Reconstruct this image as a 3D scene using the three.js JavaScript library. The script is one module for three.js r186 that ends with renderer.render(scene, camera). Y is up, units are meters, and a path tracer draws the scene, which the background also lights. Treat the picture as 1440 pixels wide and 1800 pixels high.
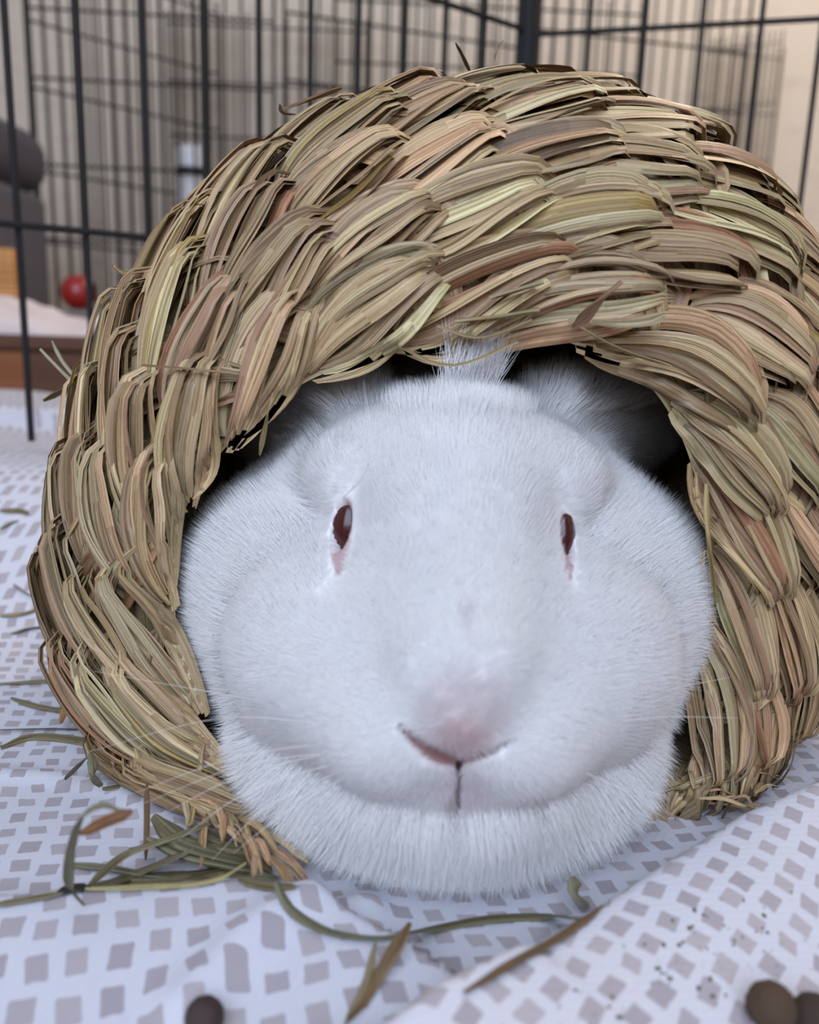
import * as THREE from 'three';
import { RoundedBoxGeometry } from 'three/addons/geometries/RoundedBoxGeometry.js';
import { mergeGeometries } from 'three/addons/utils/BufferGeometryUtils.js';
import { ImprovedNoise } from 'three/addons/math/ImprovedNoise.js';
import { RectAreaLightUniformsLib } from 'three/addons/lights/RectAreaLightUniformsLib.js';

// ---------------------------------------------------------------- camera, sky, lights, exposure
const scene = new THREE.Scene();
const EYE = 0.172, PITCH = THREE.MathUtils.degToRad(12), ROLL = THREE.MathUtils.degToRad(1.9), FOCAL = 1442;
const camera = new THREE.PerspectiveCamera(2 * THREE.MathUtils.radToDeg(Math.atan(900 / FOCAL)), 0.8, 0.01, 30);
camera.position.set(0, EYE, 0);
camera.rotation.set(-PITCH, 0, ROLL);
camera.focus = 0.31;
camera.userData.fStop = 7.5;
const renderer = new THREE.WebGLRenderer({ antialias: true });
renderer.toneMapping = THREE.LinearToneMapping;
renderer.toneMappingExposure = 0.56;
renderer.shadowMap.enabled = true;
RectAreaLightUniformsLib.init();
scene.background = new THREE.Color().setRGB(0.75, 0.88, 1.1);
// daylight through the window behind the camera, at the plane of its pane
const dayLight = new THREE.RectAreaLight(new THREE.Color().setRGB(0.80, 0.93, 1.18), 6.5, 1.9, 1.8);
dayLight.name = 'window_daylight';
dayLight.position.set(-0.25, 1.4, 1.01);
dayLight.lookAt(-0.25, 1.4, -1);
scene.add(dayLight);

// ---------------------------------------------------------------- helpers
const V = (x, y, z) => new THREE.Vector3(x, y, z);
function rng(seed) { let a = seed >>> 0; return () => { a = (a + 0x6d2b79f5) | 0; let t = Math.imul(a ^ (a >>> 15), 1 | a); t = (t + Math.imul(t ^ (t >>> 7), 61 | t)) ^ t; return ((t ^ (t >>> 14)) >>> 0) / 4294967296; }; }
const R = rng(7), rr = (a, b) => a + (b - a) * R();
const noise3 = new ImprovedNoise();
const N3 = (x, y, z) => noise3.noise(x, y, z);
const smooth = THREE.MathUtils.smoothstep, lerp = THREE.MathUtils.lerp, clamp = THREE.MathUtils.clamp;
const SP = Math.sin(PITCH), CP = Math.cos(PITCH), SR = Math.sin(ROLL), CR = Math.cos(ROLL);
// direction per unit distance straight ahead (towards -z) of the ray through a pixel of the photograph
function ray(px, py) {
  const a0 = (px - 720) / FOCAL, b0 = (900 - py) / FOCAL, a = a0 * CR - b0 * SR, b = a0 * SR + b0 * CR, forward = CP + b * SP;
  return V(a / forward, (-SP + b * CP) / forward, -1);
}
const atZ = (px, py, ahead) => ray(px, py).multiplyScalar(ahead).add(V(0, EYE, 0));
const onFloor = (px, py, h = 0) => { const r = ray(px, py); return r.multiplyScalar((h - EYE) / r.y).add(V(0, EYE, 0)); };
const pixelOf = (p) => { const dy = p.y - EYE, depth = -p.z * CP - dy * SP, up = dy * CP - p.z * SP, a = p.x / depth, b = up / depth; return [720 + FOCAL * (a * CR + b * SR), 900 - FOCAL * (b * CR - a * SR)]; };
const taken = new Map();
function numbered(name) { const n = taken.get(name) ?? 0; taken.set(name, n + 1); return n ? name + '_' + String(n).padStart(3, '0') : name; }
function tag(o, label, category, group) { o.userData.label = label; o.userData.category = category; if (group) o.userData.group = group; return o; }
function lit(m) { m.castShadow = true; m.receiveShadow = true; return m; }
function thing(name, base, label, category, group) { const g = new THREE.Group(); g.name = numbered(name); g.position.copy(base); scene.add(g); return tag(g, label, category, group); }
// a part whose geometry is given in world coordinates
function part(name, geometry, material, parent, base) { const m = lit(new THREE.Mesh(base ? geometry.translate(-base.x, -base.y, -base.z) : geometry, material)); m.name = name; parent.add(m); return m; }
function single(name, geometry, material, label, category, group) {
  geometry.computeBoundingBox(); const b = geometry.boundingBox, c = V((b.min.x + b.max.x) / 2, b.min.y, (b.min.z + b.max.z) / 2);
  const m = lit(new THREE.Mesh(geometry.translate(-c.x, -c.y, -c.z), material)); m.name = numbered(name); m.position.copy(c); scene.add(m); return tag(m, label, category, group);
}
function structure(name, geometry, material, position) { const m = lit(new THREE.Mesh(geometry, material)); m.name = name; m.userData.kind = 'structure'; if (position) m.position.copy(position); scene.add(m); return m; }
function grid(nu, nv, f, closeU = false) { // f(i / nu, j / nv, i, j) -> {p, c, uv}
  const pos = [], col = [], uvs = [], idx = [], cols = closeU ? nu : nu + 1;
  for (let j = 0; j <= nv; j++) for (let i = 0; i < cols; i++) { const q = f(i / nu, j / nv, i, j); pos.push(q.p.x, q.p.y, q.p.z); if (q.c) col.push(...q.c); uvs.push(...(q.uv ?? [i / nu, j / nv])); }
  for (let j = 0; j < nv; j++) for (let i = 0; i < nu; i++) { const a = j * cols + i, b = j * cols + (i + 1) % cols, c = a + cols, d = b + cols; idx.push(a, b, d, a, d, c); }
  const g = new THREE.BufferGeometry();
  g.setAttribute('position', new THREE.Float32BufferAttribute(pos, 3));
  g.setAttribute('uv', new THREE.Float32BufferAttribute(uvs, 2));
  if (col.length) g.setAttribute('color', new THREE.Float32BufferAttribute(col, 3));
  g.setIndex(idx); g.computeVertexNormals(); return g;
}
function canvasMap(w, h, draw, srgb = true) { const c = document.createElement('canvas'); c.width = w; c.height = h; draw(c.getContext('2d'), w, h); const t = new THREE.CanvasTexture(c); if (srgb) t.colorSpace = THREE.SRGBColorSpace; t.wrapS = t.wrapT = THREE.RepeatWrapping; return t; }
const lin = (r, g, b) => new THREE.Color().setRGB(r / 255, g / 255, b / 255, THREE.SRGBColorSpace);
const std = (color, o = {}) => new THREE.MeshStandardMaterial({ color, roughness: 0.8, side: THREE.DoubleSide, ...o });

// ---------------------------------------------------------------- the room
const wallMap = canvasMap(256, 256, (g) => { g.fillStyle = '#fff'; g.fillRect(0, 0, 256, 256); const q = rng(3); for (let i = 0; i < 5000; i++) { g.fillStyle = `rgba(${q() < .5 ? '120,110,100' : '255,255,255'},0.05)`; g.fillRect(q() * 256, q() * 256, 1 + q() * 3, 1 + q() * 3); } });
const wallMat = std(lin(226, 217, 204), { map: wallMap, roughness: 0.92 });
const ROOM = { x0: -2.3, x1: 2.3, z0: -2.75, z1: 1.05, h: 2.45 }, T = 0.12;
structure('wall_back', new THREE.BoxGeometry(ROOM.x1 - ROOM.x0 + 2 * T, ROOM.h, T), wallMat, V(0, ROOM.h / 2, ROOM.z0 - T / 2));
structure('wall_left', new THREE.BoxGeometry(T, ROOM.h, ROOM.z1 - ROOM.z0), wallMat, V(ROOM.x0 - T / 2, ROOM.h / 2, (ROOM.z0 + ROOM.z1) / 2));
structure('wall_right', new THREE.BoxGeometry(T, ROOM.h, ROOM.z1 - ROOM.z0), wallMat, V(ROOM.x1 + T / 2, ROOM.h / 2, (ROOM.z0 + ROOM.z1) / 2));
{ // the wall behind the camera, with its window opening
  const s = new THREE.Shape([[ROOM.x0 - T, 0], [ROOM.x1 + T, 0], [ROOM.x1 + T, ROOM.h], [ROOM.x0 - T, ROOM.h]].map(([x, y]) => new THREE.Vector2(x, y)));
  s.holes.push(new THREE.Path([[-1.2, 0.5], [0.7, 0.5], [0.7, 2.3], [-1.2, 2.3]].map(([x, y]) => new THREE.Vector2(x, y))));
  structure('wall_front', new THREE.ExtrudeGeometry(s, { depth: T, bevelEnabled: false }), wallMat, V(0, 0, ROOM.z1));
  const w = new THREE.Group(); w.name = 'window_1'; w.userData.kind = 'structure'; w.position.set(-0.25, 0.5, ROOM.z1 + 0.06); scene.add(w);
  const white = std(lin(240, 240, 238), { roughness: 0.45 });
  const bar = (x, y, a, b) => { const m = lit(new THREE.Mesh(new RoundedBoxGeometry(a, b, 0.05, 2, 0.006), white)); m.name = 'window_frame'; m.position.set(x, y, 0); w.add(m); };
  bar(0, 0.025, 1.9, 0.05); bar(0, 1.775, 1.9, 0.05); bar(-0.925, 0.9, 0.05, 1.7); bar(0.925, 0.9, 0.05, 1.7); bar(0, 0.9, 0.045, 1.7);
  for (const x of [-0.4625, 0.4625]) { const m = new THREE.Mesh(new THREE.PlaneGeometry(0.88, 1.7), new THREE.MeshPhysicalMaterial({ color: 0xffffff, transmission: 1, thickness: 0, roughness: 0, ior: 1.5 })); m.name = 'pane'; m.position.set(x, 0.9, 0); w.add(m); }
}
structure('ceiling', new THREE.BoxGeometry(ROOM.x1 - ROOM.x0 + 2 * T, T, ROOM.z1 - ROOM.z0 + 2 * T), std(lin(240, 238, 233), { map: wallMap }), V(0, ROOM.h + T / 2, (ROOM.z0 + ROOM.z1) / 2));
{
  const f = new THREE.Group(); f.name = 'floor'; f.userData.kind = 'structure'; f.position.set(0, 0, 0); scene.add(f);
  const sub = lit(new THREE.Mesh(new THREE.BoxGeometry(ROOM.x1 - ROOM.x0 + 2 * T, 0.1, ROOM.z1 - ROOM.z0 + 2 * T), std(lin(70, 52, 40)))); sub.name = 'subfloor'; sub.position.set(0, -0.066, (ROOM.z0 + ROOM.z1) / 2); f.add(sub);
  const mats = [[150, 112, 82], [140, 102, 74], [160, 122, 92]].map(([r, g, b]) => std(lin(r, g, b), { roughness: 0.5 }));
  const geo = new THREE.BoxGeometry(0.136, 0.016, 1.036), q = rng(5);
  for (let i = -8; i < 9; i++) for (let j = 0; j < 4; j++) { const m = lit(new THREE.Mesh(geo, mats[Math.floor(q() * 3)])); m.name = 'plank'; m.position.set(i * 0.14 * 1.93, -0.008, ROOM.z0 + 0.52 + j * 1.04); m.scale.x = 1.93; f.add(m); }
}
{ const b = structure('baseboard_back', new THREE.BoxGeometry(ROOM.x1 - ROOM.x0, 0.09, 0.015), std(lin(232, 228, 220), { roughness: 0.5 }), V(0, 0.045, ROOM.z0 + 0.0076)); }
{ // warm ceiling light over the far side of the room
  const p = V(1.15, ROOM.h, -1.75), g = thing('ceiling_light', p, 'round white ceiling light glowing warm over the far pen', 'lamp');
  part('rim', new THREE.CylinderGeometry(0.2, 0.2, 0.03, 48).translate(0, -0.015, 0), std(lin(235, 235, 235), { roughness: 0.4 }), g);
  part('diffuser', new THREE.SphereGeometry(0.185, 40, 16, 0, Math.PI * 2, Math.PI / 2, Math.PI / 2).scale(1, 0.35, 1).translate(0, -0.03, 0), new THREE.MeshStandardMaterial({ color: 0xffffff, emissive: new THREE.Color().setRGB(1, 0.86, 0.7), emissiveIntensity: 1.5 }), g);
  const l = new THREE.RectAreaLight(new THREE.Color().setRGB(1, 0.84, 0.66), 118, 0.33, 0.33); l.name = 'ceiling_glow'; l.position.set(p.x, p.y - 0.105, p.z); l.lookAt(p.x, 0, p.z + 0.0001); scene.add(l);
}

// ---------------------------------------------------------------- patterned fabric on the floor
const segDist = (x, z, a, b) => { const dx = b.x - a.x, dz = b.z - a.z, t = clamp(((x - a.x) * dx + (z - a.z) * dz) / (dx * dx + dz * dz), 0, 1); return [Math.hypot(x - a.x - dx * t, z - a.z - dz * t), Math.sign((x - a.x) * dz - (z - a.z) * dx), t]; };
function toLine(x, z, line) { let best = [9, 1, 0]; for (let i = 0; i + 1 < line.length; i++) { const d = segDist(x, z, line[i], line[i + 1]); if (d[0] < best[0]) best = d; } return best[0] * best[1]; }
const foldNear = [[-260, 1600], [0, 1578], [200, 1568], [440, 1552], [560, 1575], [680, 1640]].map(([x, y]) => onFloor(x, y, 0.012));
const foldDiagonal = [[640, 1850], [740, 1790], [830, 1735], [1050, 1595], [1240, 1475], [1440, 1385], [1640, 1290]].map(([x, y]) => onFloor(x, y, 0.012));
const creaseMid = [[330, 1790], [440, 1690], [560, 1615], [640, 1590]].map(([x, y]) => onFloor(x, y, 0.006));
const creaseLeft = [[-100, 1365], [90, 1372], [210, 1395], [330, 1480]].map(([x, y]) => onFloor(x, y, 0.002));
function fabricH(x, z) {
  let h = 0.004 + 0.0016 * N3(x * 9, 3.1, z * 9) + 0.0008 * N3(x * 26, 8, z * 26);
  const a = toLine(x, z, foldNear), front = -a; // front of the fold lies higher
  h += 0.011 * smooth(front, -0.004, 0.003) * (1 - 0.8 * smooth(front, 0.006, 0.07)) * smooth(0.06 - x, 0, 0.06);
  const d = -toLine(x, z, foldDiagonal);
  h += 0.024 * smooth(d, -0.004, 0.014) * (1 - 0.75 * smooth(d, 0.012, 0.1)) * smooth(x, -0.05, 0.01);
  const c = Math.abs(toLine(x, z, creaseMid)); h += 0.004 * Math.exp(-((c / 0.007) ** 2));
  const e = Math.abs(toLine(x, z, creaseLeft)); h += 0.002 * Math.exp(-((e / 0.004) ** 2));
  const far = -z;
  h += 0.069 * smooth(far, 0.4, 0.6) * (1 - 0.12 * smooth(far, 0.64, 0.7)) + 0.024 * smooth(far, 0.86 + 0.03 * x, 0.885 + 0.03 * x) * (1 - 0.5 * smooth(far, 0.92, 1.0));
  h += smooth(far, 0.5, 0.7) * 0.012 * N3(x * 5, 1.7, z * 5);
  h -= 0.07 * smooth(far, 1.2, 1.3);
  return Math.max(h, 0.002);
}
const printMap = canvasMap(1536, 1536, (g, S) => {
  const q = rng(11), n = 24, s = S / n;
  g.fillStyle = '#cfd0da'; g.fillRect(0, 0, S, S);
  for (let i = 0; i < 2600; i++) { g.fillStyle = `rgba(${190 + q() * 40},${188 + q() * 40},${195 + q() * 40},0.18)`; g.fillRect(q() * S, q() * S, 3 + q() * 18, 3 + q() * 12); }
  const wob = []; for (let i = 0; i < n * n * 8; i++) wob.push(q() - 0.5);
  for (let j = 0; j < n; j++) for (let i = 0; i < n; i++) {
    const w = wob.slice((j * n + i) * 8), cx = (i + 0.5 + 0.12 * w[0]) * s, cy = (j + 0.5 + 0.2 * w[1] + 0.22 * Math.sin(i * Math.PI / 3)) * s, a = s * (0.235 + 0.08 * w[2]), b = s * (0.235 + 0.1 * w[3]), sh = s * 0.12 * w[4] + s * 0.05;
    g.fillStyle = `rgb(${174 + w[5] * 16},${167 + w[5] * 16},${173 + w[5] * 14})`;
    for (const ox of [-S, 0, S]) for (const oy of [-S, 0, S]) {
      const X = cx + ox, Y = cy + oy; if (X < -s || X > S + s || Y < -s || Y > S + s) continue;
      g.beginPath(); g.moveTo(X - a + sh, Y - b); g.quadraticCurveTo(X, Y - b * (0.82 + 0.2 * w[6]), X + a + sh * 0.4, Y - b * (0.9 + 0.3 * w[7]));
      g.quadraticCurveTo(X + a * 0.85, Y, X + a - sh, Y + b); g.quadraticCurveTo(X, Y + b * (0.85 + 0.2 * w[3]), X - a - sh * 0.5, Y + b * (0.95 + 0.2 * w[2])); g.quadraticCurveTo(X - a * 0.88, Y, X - a + sh, Y - b); g.closePath(); g.fill(); g.strokeStyle = g.fillStyle; g.lineWidth = s * 0.15; g.lineJoin = 'round'; g.stroke();
    }
  }
});
const weaveBump = canvasMap(256, 256, (g) => { for (let y = 0; y < 256; y += 2) for (let x = 0; x < 256; x += 2) { const v = 120 + ((x + y) / 2 % 2 ? 60 : -60) * 0.8 + 30 * Math.sin(x * 12.9 + y * 78.2); g.fillStyle = `rgb(${v | 0},${v | 0},${v | 0})`; g.fillRect(x, y, 2, 2); } }, false);
printMap.repeat.set(1 / 0.232, 1 / 0.232); weaveBump.repeat.set(1 / 0.05, 1 / 0.05);
const fabricMat = std(0xffffff, { map: printMap, bumpMap: weaveBump, bumpScale: 0.00025, roughness: 0.95 });
{
  const nx = 380, nz = 400, warp = (t) => Math.sign(t) * (0.25 * Math.abs(t) + 0.95 * Math.abs(t) ** 3);
  const g = grid(nx, nz, (u, v) => {
    const x = warp(u * 2 - 1), z = 0.1 - (0.55 * v + 0.83 * v ** 3);
    const d = -toLine(x, z, foldDiagonal), k = smooth(d, -0.004, 0.004) * smooth(x, -0.05, 0.01), h = fabricH(x, z);
    const th = 0.12 + 0.1 * N3(x * 4, 5, z * 4), c = Math.cos(th), s = Math.sin(th), c2 = Math.cos(-0.42), s2 = Math.sin(-0.42);
    const ux = lerp(x * c - z * s, x * c2 - z * s2 + 0.4 * (z + 0.2) + 0.03, k), uz = lerp(x * s + z * c, x * s2 + z * c2 + 0.013, k) + h * 0.9 + 0.004 * N3(x * 14, 2, z * 14);
    return { p: V(x, h, z), uv: [ux, uz] };
  });
  const blanket = single('patterned_blanket', g, fabricMat, 'white cotton blanket printed with small taupe squares, rumpled across the floor', 'blanket');
  const shadePath = new THREE.CatmullRomCurve3(foldDiagonal.slice(2).map((p) => V(p.x + 0.0015, 0, p.z - 0.0015)));  // path of an added taupe strip that paints in the fold's crease shade
  const shadeStrip = part('fold_crease_shade', grid(4, 160, (a, t) => { const p = shadePath.getPoint(t), d = shadePath.getTangent(t), w = (a - 0.5) * 0.0034 + 0.0004 * N3(t * 60, 3, 1), x = p.x - d.z * w, z = p.z + d.x * w; return { p: V(x, fabricH(x, z) + 0.0005 + 0.0006 * (1 - (2 * a - 1) ** 2), z), uv: [t, a] }; }), std(lin(140, 126, 118), { roughness: 0.95, bumpMap: weaveBump, bumpScale: 0.0003 }), blanket, blanket.position); shadeStrip.userData.label = 'taupe strip added as painted crease shade along the diagonal fold';
}

// ---------------------------------------------------------------- wire pens
const wireMat = std(lin(12, 13, 14), { roughness: 0.75 });
const farWireMat = wireMat;
function rod(a, b, r, seg = 8) { const d = b.clone().sub(a), g = new THREE.CylinderGeometry(r, r, d.length(), seg); g.applyQuaternion(new THREE.Quaternion().setFromUnitVectors(V(0, 1, 0), d.normalize())); const c = a.clone().add(b).multiplyScalar(0.5); return g.translate(c.x, c.y, c.z); }
function penPanel(x0, z0, dx, dz, n, heights, y0, y1, r, label, group, skipFirst) {
  const base = V(x0 + dx * n / 2, y0, z0 + dz * n / 2), t = thing('wire_pen_panel', base, label, 'pen panel', group);
  for (let k = 0; k <= n; k++) { const frame = k === 0 || k === n, e = frame ? r * 1.35 : r; part(frame ? 'frame_post' : 'upright_wire', rod(V(x0 + dx * k, y0, z0 + dz * k), V(x0 + dx * k, y1, z0 + dz * k), e), wireMat, t, base); }
  const L = Math.hypot(dx, dz), ox = dz / L * r * 1.6, oz = -dx / L * r * 1.6;
  heights.forEach((h) => part('cross_wire', rod(V(x0 + ox, h, z0 + oz), V(x0 + dx * n + ox, h, z0 + dz * n + oz), r), wireMat, t, base));
  return t;
}
const corner = V(0.112, 0, -0.987);
penPanel(corner.x - 0.008, corner.z + 0.005, -0.0419, 0.0307, 13, [0.248, 0.502, 0.75], 0.078, 0.77, 0.0029, 'black wire pen panel running back from the grey cushion to the thick corner post', 'panels of the near wire pen');
penPanel(corner.x + 0.008, corner.z, 0.0562, 0.014, 12, [0.248, 0.502, 0.75], 0.078, 0.77, 0.0029, 'black wire pen panel in front of the bare beige wall, beyond the thick corner post', 'panels of the near wire pen');
{ const b = V(corner.x, 0.1, corner.z + 0.004), t = thing('corner_clip', b, 'thick black corner clip joining the two near wire pen panels', 'clip'); part('sleeve', rod(V(0, 0.3, 0), V(0, 0.64, 0), 0.0095, 14), wireMat, t); part('lower_sleeve', rod(V(0, 0, 0), V(0, 0.12, 0), 0.0095, 14), wireMat, t); }
// a second pen folded up in zigzag against the far wall
{
  const H = [0.03, 0.2, 0.38, 0.551, 0.744, 0.894, 1.05];
  const run = (p0, z0, p1, z1, n, label, dy = 0, r = 0.0032, hs = H) => { const a = atZ(p0, 300, z0), b = atZ(p1, 300, z1); penPanel(a.x, a.z, (b.x - a.x) / n, (b.z - a.z) / n, n, hs.map((h) => h + dy), 0.012, 1.08 + dy, r, label, 'panels of the folded far pen'); };
  run(60, 2.1, 482, 2.14, 15, 'far black wire panel standing flat behind the grey cushion');
  run(66, 2.18, 385, 2.56, 15, 'far black wire panel slanting back from the grey cushion towards the wall');
  run(300, 2.64, 640, 2.66, 15, 'far black wire panel along the wall behind the white bin');
  run(500, 2.16, 905, 2.36, 15, 'far black wire panel slanting back behind the grass hut', 0.03);
  run(585, 2.48, 1110, 2.52, 17, 'far black wire panel parallel to the wall behind the hut', 0.02);
  run(935, 2.28, 1290, 2.4, 15, 'far black wire panel between the corner clip and the bare wall', 0.05);
  run(1230, 2.56, 1350, 2.48, 13, 'far black wire panel with close wires beside the bare beige wall', -0.05, 0.0015);
  run(1222, 2.64, 1354, 2.68, 11, 'hindmost black wire panel against the bare beige wall', -0.03, 0.0018);
}

// ---------------------------------------------------------------- things behind the pen
function softBox(w, h, d, r, bulge, seed) {
  const g = new RoundedBoxGeometry(w, h, d, 10, r), p = g.attributes.position;
  for (let i = 0; i < p.count; i++) { const x = p.getX(i), y = p.getY(i), z = p.getZ(i), e = (1 - (2 * x / w) ** 2) * (1 - (2 * z / d) ** 2); p.setY(i, y + Math.sign(y) * bulge * Math.max(e, 0) + 0.006 * N3(x * 8 + seed, y * 8, z * 8)); p.setX(i, x + 0.006 * N3(x * 7, y * 7 + seed, z * 7)); }
  g.computeVertexNormals(); return g;
}
{
  const b = V(-1.175, 0, -1.9), t = thing('grey_armchair', b, 'charcoal grey upholstered footstool with rounded cushion behind the pen', 'footstool');
  const grey = std(lin(84, 83, 92), { roughness: 0.95 }), grey2 = std(lin(100, 99, 107), { roughness: 0.95 });
  t.name = 'upholstered_footstool';
  part('cushion', softBox(0.62, 0.13, 0.30, 0.055, 0.03, 1).translate(0, 0.535, 0), grey, t);
  part('body', new RoundedBoxGeometry(0.6, 0.38, 0.28, 6, 0.03).translate(0, 0.28, 0), grey2, t);
  for (const [x, z] of [[-0.25, -0.1], [0.25, -0.1], [-0.25, 0.1], [0.25, 0.1]]) part('leg', new THREE.CylinderGeometry(0.018, 0.013, 0.095, 14).translate(x, 0.0475, z), std(lin(50, 38, 30)), t);
}
{ // low wooden bench with a cloth, an orange board and a red ball
  const oak = canvasMap(256, 256, (g) => { g.fillStyle = '#fff'; g.fillRect(0, 0, 256, 256); const q = rng(21); for (let i = 0; i < 260; i++) { g.fillStyle = `rgba(${60 + q() * 40},${30 + q() * 25},10,${0.05 + q() * 0.12})`; g.fillRect(0, q() * 256, 256, 1 + q() * 4); } });
  const brown = std(lin(120, 82, 62), { map: oak, roughness: 0.6 }), amber = std(lin(176, 112, 70), { map: oak, roughness: 0.55 });
  const z = -1.47, b = V(-0.62, 0, z), t = thing('wooden_bench', b, 'low brown wooden bench carrying a crumpled cloth, behind the pen', 'bench');
  part('top_board', new RoundedBoxGeometry(0.9, 0.022, 0.3, 3, 0.004).translate(0, 0.144, 0), brown, t);
  part('front_board', new RoundedBoxGeometry(0.45, 0.104, 0.02, 3, 0.004).translate(0.226, 0.08, 0.13), brown, t);
  part('amber_front_board', new RoundedBoxGeometry(0.448, 0.104, 0.022, 3, 0.004).translate(-0.225, 0.08, 0.13), amber, t).userData.label = 'lighter orange-brown board';
  for (const x of [-0.41, 0.41]) part('leg_board', new RoundedBoxGeometry(0.02, 0.13, 0.24, 2, 0.003).translate(x, 0.0665, -0.015), brown, t);
  const cloth = grid(90, 60, (u, v) => { const x = -1.04 + 0.74 * u, zz = z + 0.12 - 0.24 * v, e = Math.sin(Math.PI * v) ** 0.5 * Math.sin(Math.PI * clamp(u * 1.02, 0, 1)) ** 0.4; return { p: V(x, 0.1565 + e * (0.03 + 0.034 * N3(x * 11, 4, zz * 10) + 0.02 * Math.exp(-(((x + 0.72) / 0.1) ** 2)) + 0.007 * N3(x * 34, 1, zz * 34)), zz) }; });
  single('crumpled_cloth', cloth, std(lin(226, 212, 210), { roughness: 0.95 }), 'crumpled pale pinkish cloth lying on the low wooden bench', 'cloth');
  const o = atZ(-30, 480, 1.585), ot = thing('orange_board', V(o.x - 0.018, 0.155, -1.6), 'plain orange wooden block standing on the bench behind the cloth', 'block');
  part('block', new RoundedBoxGeometry(0.15, 0.156, 0.03, 4, 0.008).translate(0, 0.078, 0), std(lin(240, 180, 110), { map: oak, roughness: 0.55 }), ot);
}
{
  const c = atZ(138, 514, 1.68), b = V(c.x, c.y - 0.034, c.z), t = thing('red_ball', b, 'small glossy red ball with dark cap behind the crumpled cloth', 'ball');
  part('shell', new THREE.SphereGeometry(0.034, 40, 24, 0, Math.PI * 2, 0, Math.PI).translate(0, 0.034, 0), new THREE.MeshPhysicalMaterial({ color: lin(150, 16, 14), roughness: 0.35, clearcoat: 0.5 }), t);
  part('dark_cap', new THREE.SphereGeometry(0.0352, 30, 16, 0, Math.PI * 2, 0, 0.8).rotateZ(-1.3).rotateY(0.5).translate(0, 0.034, 0), std(lin(50, 22, 22), { roughness: 0.5 }), t).userData.label = 'dark maroon cap';
  const sb = V(c.x + 0.05, 0, c.z), s = thing('storage_crate', V(sb.x + 0.1, 0, sb.z - 0.11), 'low taupe storage crate beneath the red ball, against the far pen', 'crate');
  const taupe = std(lin(128, 118, 112), { roughness: 0.8 }), top = c.y - 0.034;
  part('lid', new RoundedBoxGeometry(0.5, 0.02, 0.3, 3, 0.006).translate(0, top - 0.01, 0), taupe, s);
  part('body', new RoundedBoxGeometry(0.47, top - 0.021, 0.27, 3, 0.008).translate(0, (top - 0.021) / 2 + 0.001, 0), taupe, s);
}
{
  const c = atZ(338, 305, 2.2), b = V(c.x, 0, c.z), t = thing('white_container', b, 'tall white plastic bin with a black band, behind the far panels', 'bin');
  const w = std(lin(225, 226, 230), { roughness: 0.4 }), k = std(lin(28, 28, 30), { roughness: 0.5 });
  const body = new THREE.LatheGeometry([[0, 0.004], [0.032, 0.004], [0.034, 0.05], [0.04, c.y - 0.02], [0.04, c.y + 0.055], [0.03, c.y + 0.063], [0, c.y + 0.063]].map(([x, y]) => new THREE.Vector2(x, y)), 36);
  part('body', body, w, t);
  part('black_band', new THREE.CylinderGeometry(0.0412, 0.0412, 0.022, 36, 1, true).translate(0, c.y, 0), k, t).userData.label = 'black band';
}

// ---------------------------------------------------------------- woven grass hut
const fibre = canvasMap(512, 256, (g) => { g.fillStyle = '#f4f2ee'; g.fillRect(0, 0, 512, 256); const q = rng(31); for (let i = 0; i < 900; i++) { const d = q() < 0.62; g.fillStyle = d ? `rgba(${90 + q() * 40},${76 + q() * 30},${50 + q() * 30},${0.08 + q() * 0.26})` : `rgba(255,252,240,${0.1 + q() * 0.2})`; const l = 60 + q() * 420, x = q() * 512; g.fillRect(x, q() * 256, l, 0.8 + q() * 2.4); if (x + l > 512) g.fillRect(0, q() * 256, x + l - 512, 1.4); } });
const fibreBump = canvasMap(256, 256, (g) => { g.fillStyle = '#888'; g.fillRect(0, 0, 256, 256); const q = rng(33); for (let i = 0; i < 500; i++) { const v = q() < 0.5 ? 40 : 220; g.fillStyle = `rgba(${v},${v},${v},${0.1 + q() * 0.25})`; g.fillRect(0, q() * 256, 256, 0.8 + q() * 2.6); } }, false);
const grassMat = new THREE.MeshPhysicalMaterial({ color: 0xffffff, vertexColors: true, map: fibre, bumpMap: fibreBump, bumpScale: 0.0008, roughness: 0.48, side: THREE.DoubleSide });
const IN = [[800, 1560, .247], [600, 1540, .247], [450, 1462, .255], [345, 1300, .272], [296, 1090, .285], [305, 920, .290], [368, 800, .290], [505, 672, .290], [650, 610, .290], [800, 592, .290], [950, 570, .290], [1080, 612, .290], [1160, 668, .290], [1225, 785, .290], [1260, 960, .290], [1260, 1130, .288], [1236, 1290, .284], [1190, 1400, .276], [1010, 1530, .255]].map(([x, y, z]) => atZ(x, y, z));
const OUT = [null, null, [262, 1350, .305], [140, 1228, .340], [70, 1060, .360], [80, 880, .370], [148, 620, .372], [272, 402, .380], [482, 222, .390], [800, 122, .395], [1050, 140, .395], [1230, 215, .392], [1372, 345, .387], [1475, 560, .378], [1512, 850, .372], [1500, 1080, .360], [1405, 1235, .332], [1335, 1345, .304], null].map((q) => q && atZ(785 + (q[0] - 785) * (q[0] < 785 ? 0.905 : 0.935), 1060 + (q[1] - 1060) * 0.935, q[2]));
OUT[0] = V(0.013, 0.006, -0.40); OUT[1] = V(-0.06, 0.006, -0.385); OUT[18] = V(0.085, 0.006, -0.385);
for (const q of IN) q.y = Math.max(q.y, 0.012);
for (const q of OUT) q.y = Math.max(q.y, 0.008);
const NR = 6, HUTC = V(0.014, 0.135, -0.4);
const curveIn = new THREE.CatmullRomCurve3(IN, true, 'centripetal'), curveOut = new THREE.CatmullRomCurve3(OUT, true, 'centripetal');
const TAB = 760, inTab = [], outTab = [];
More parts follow.
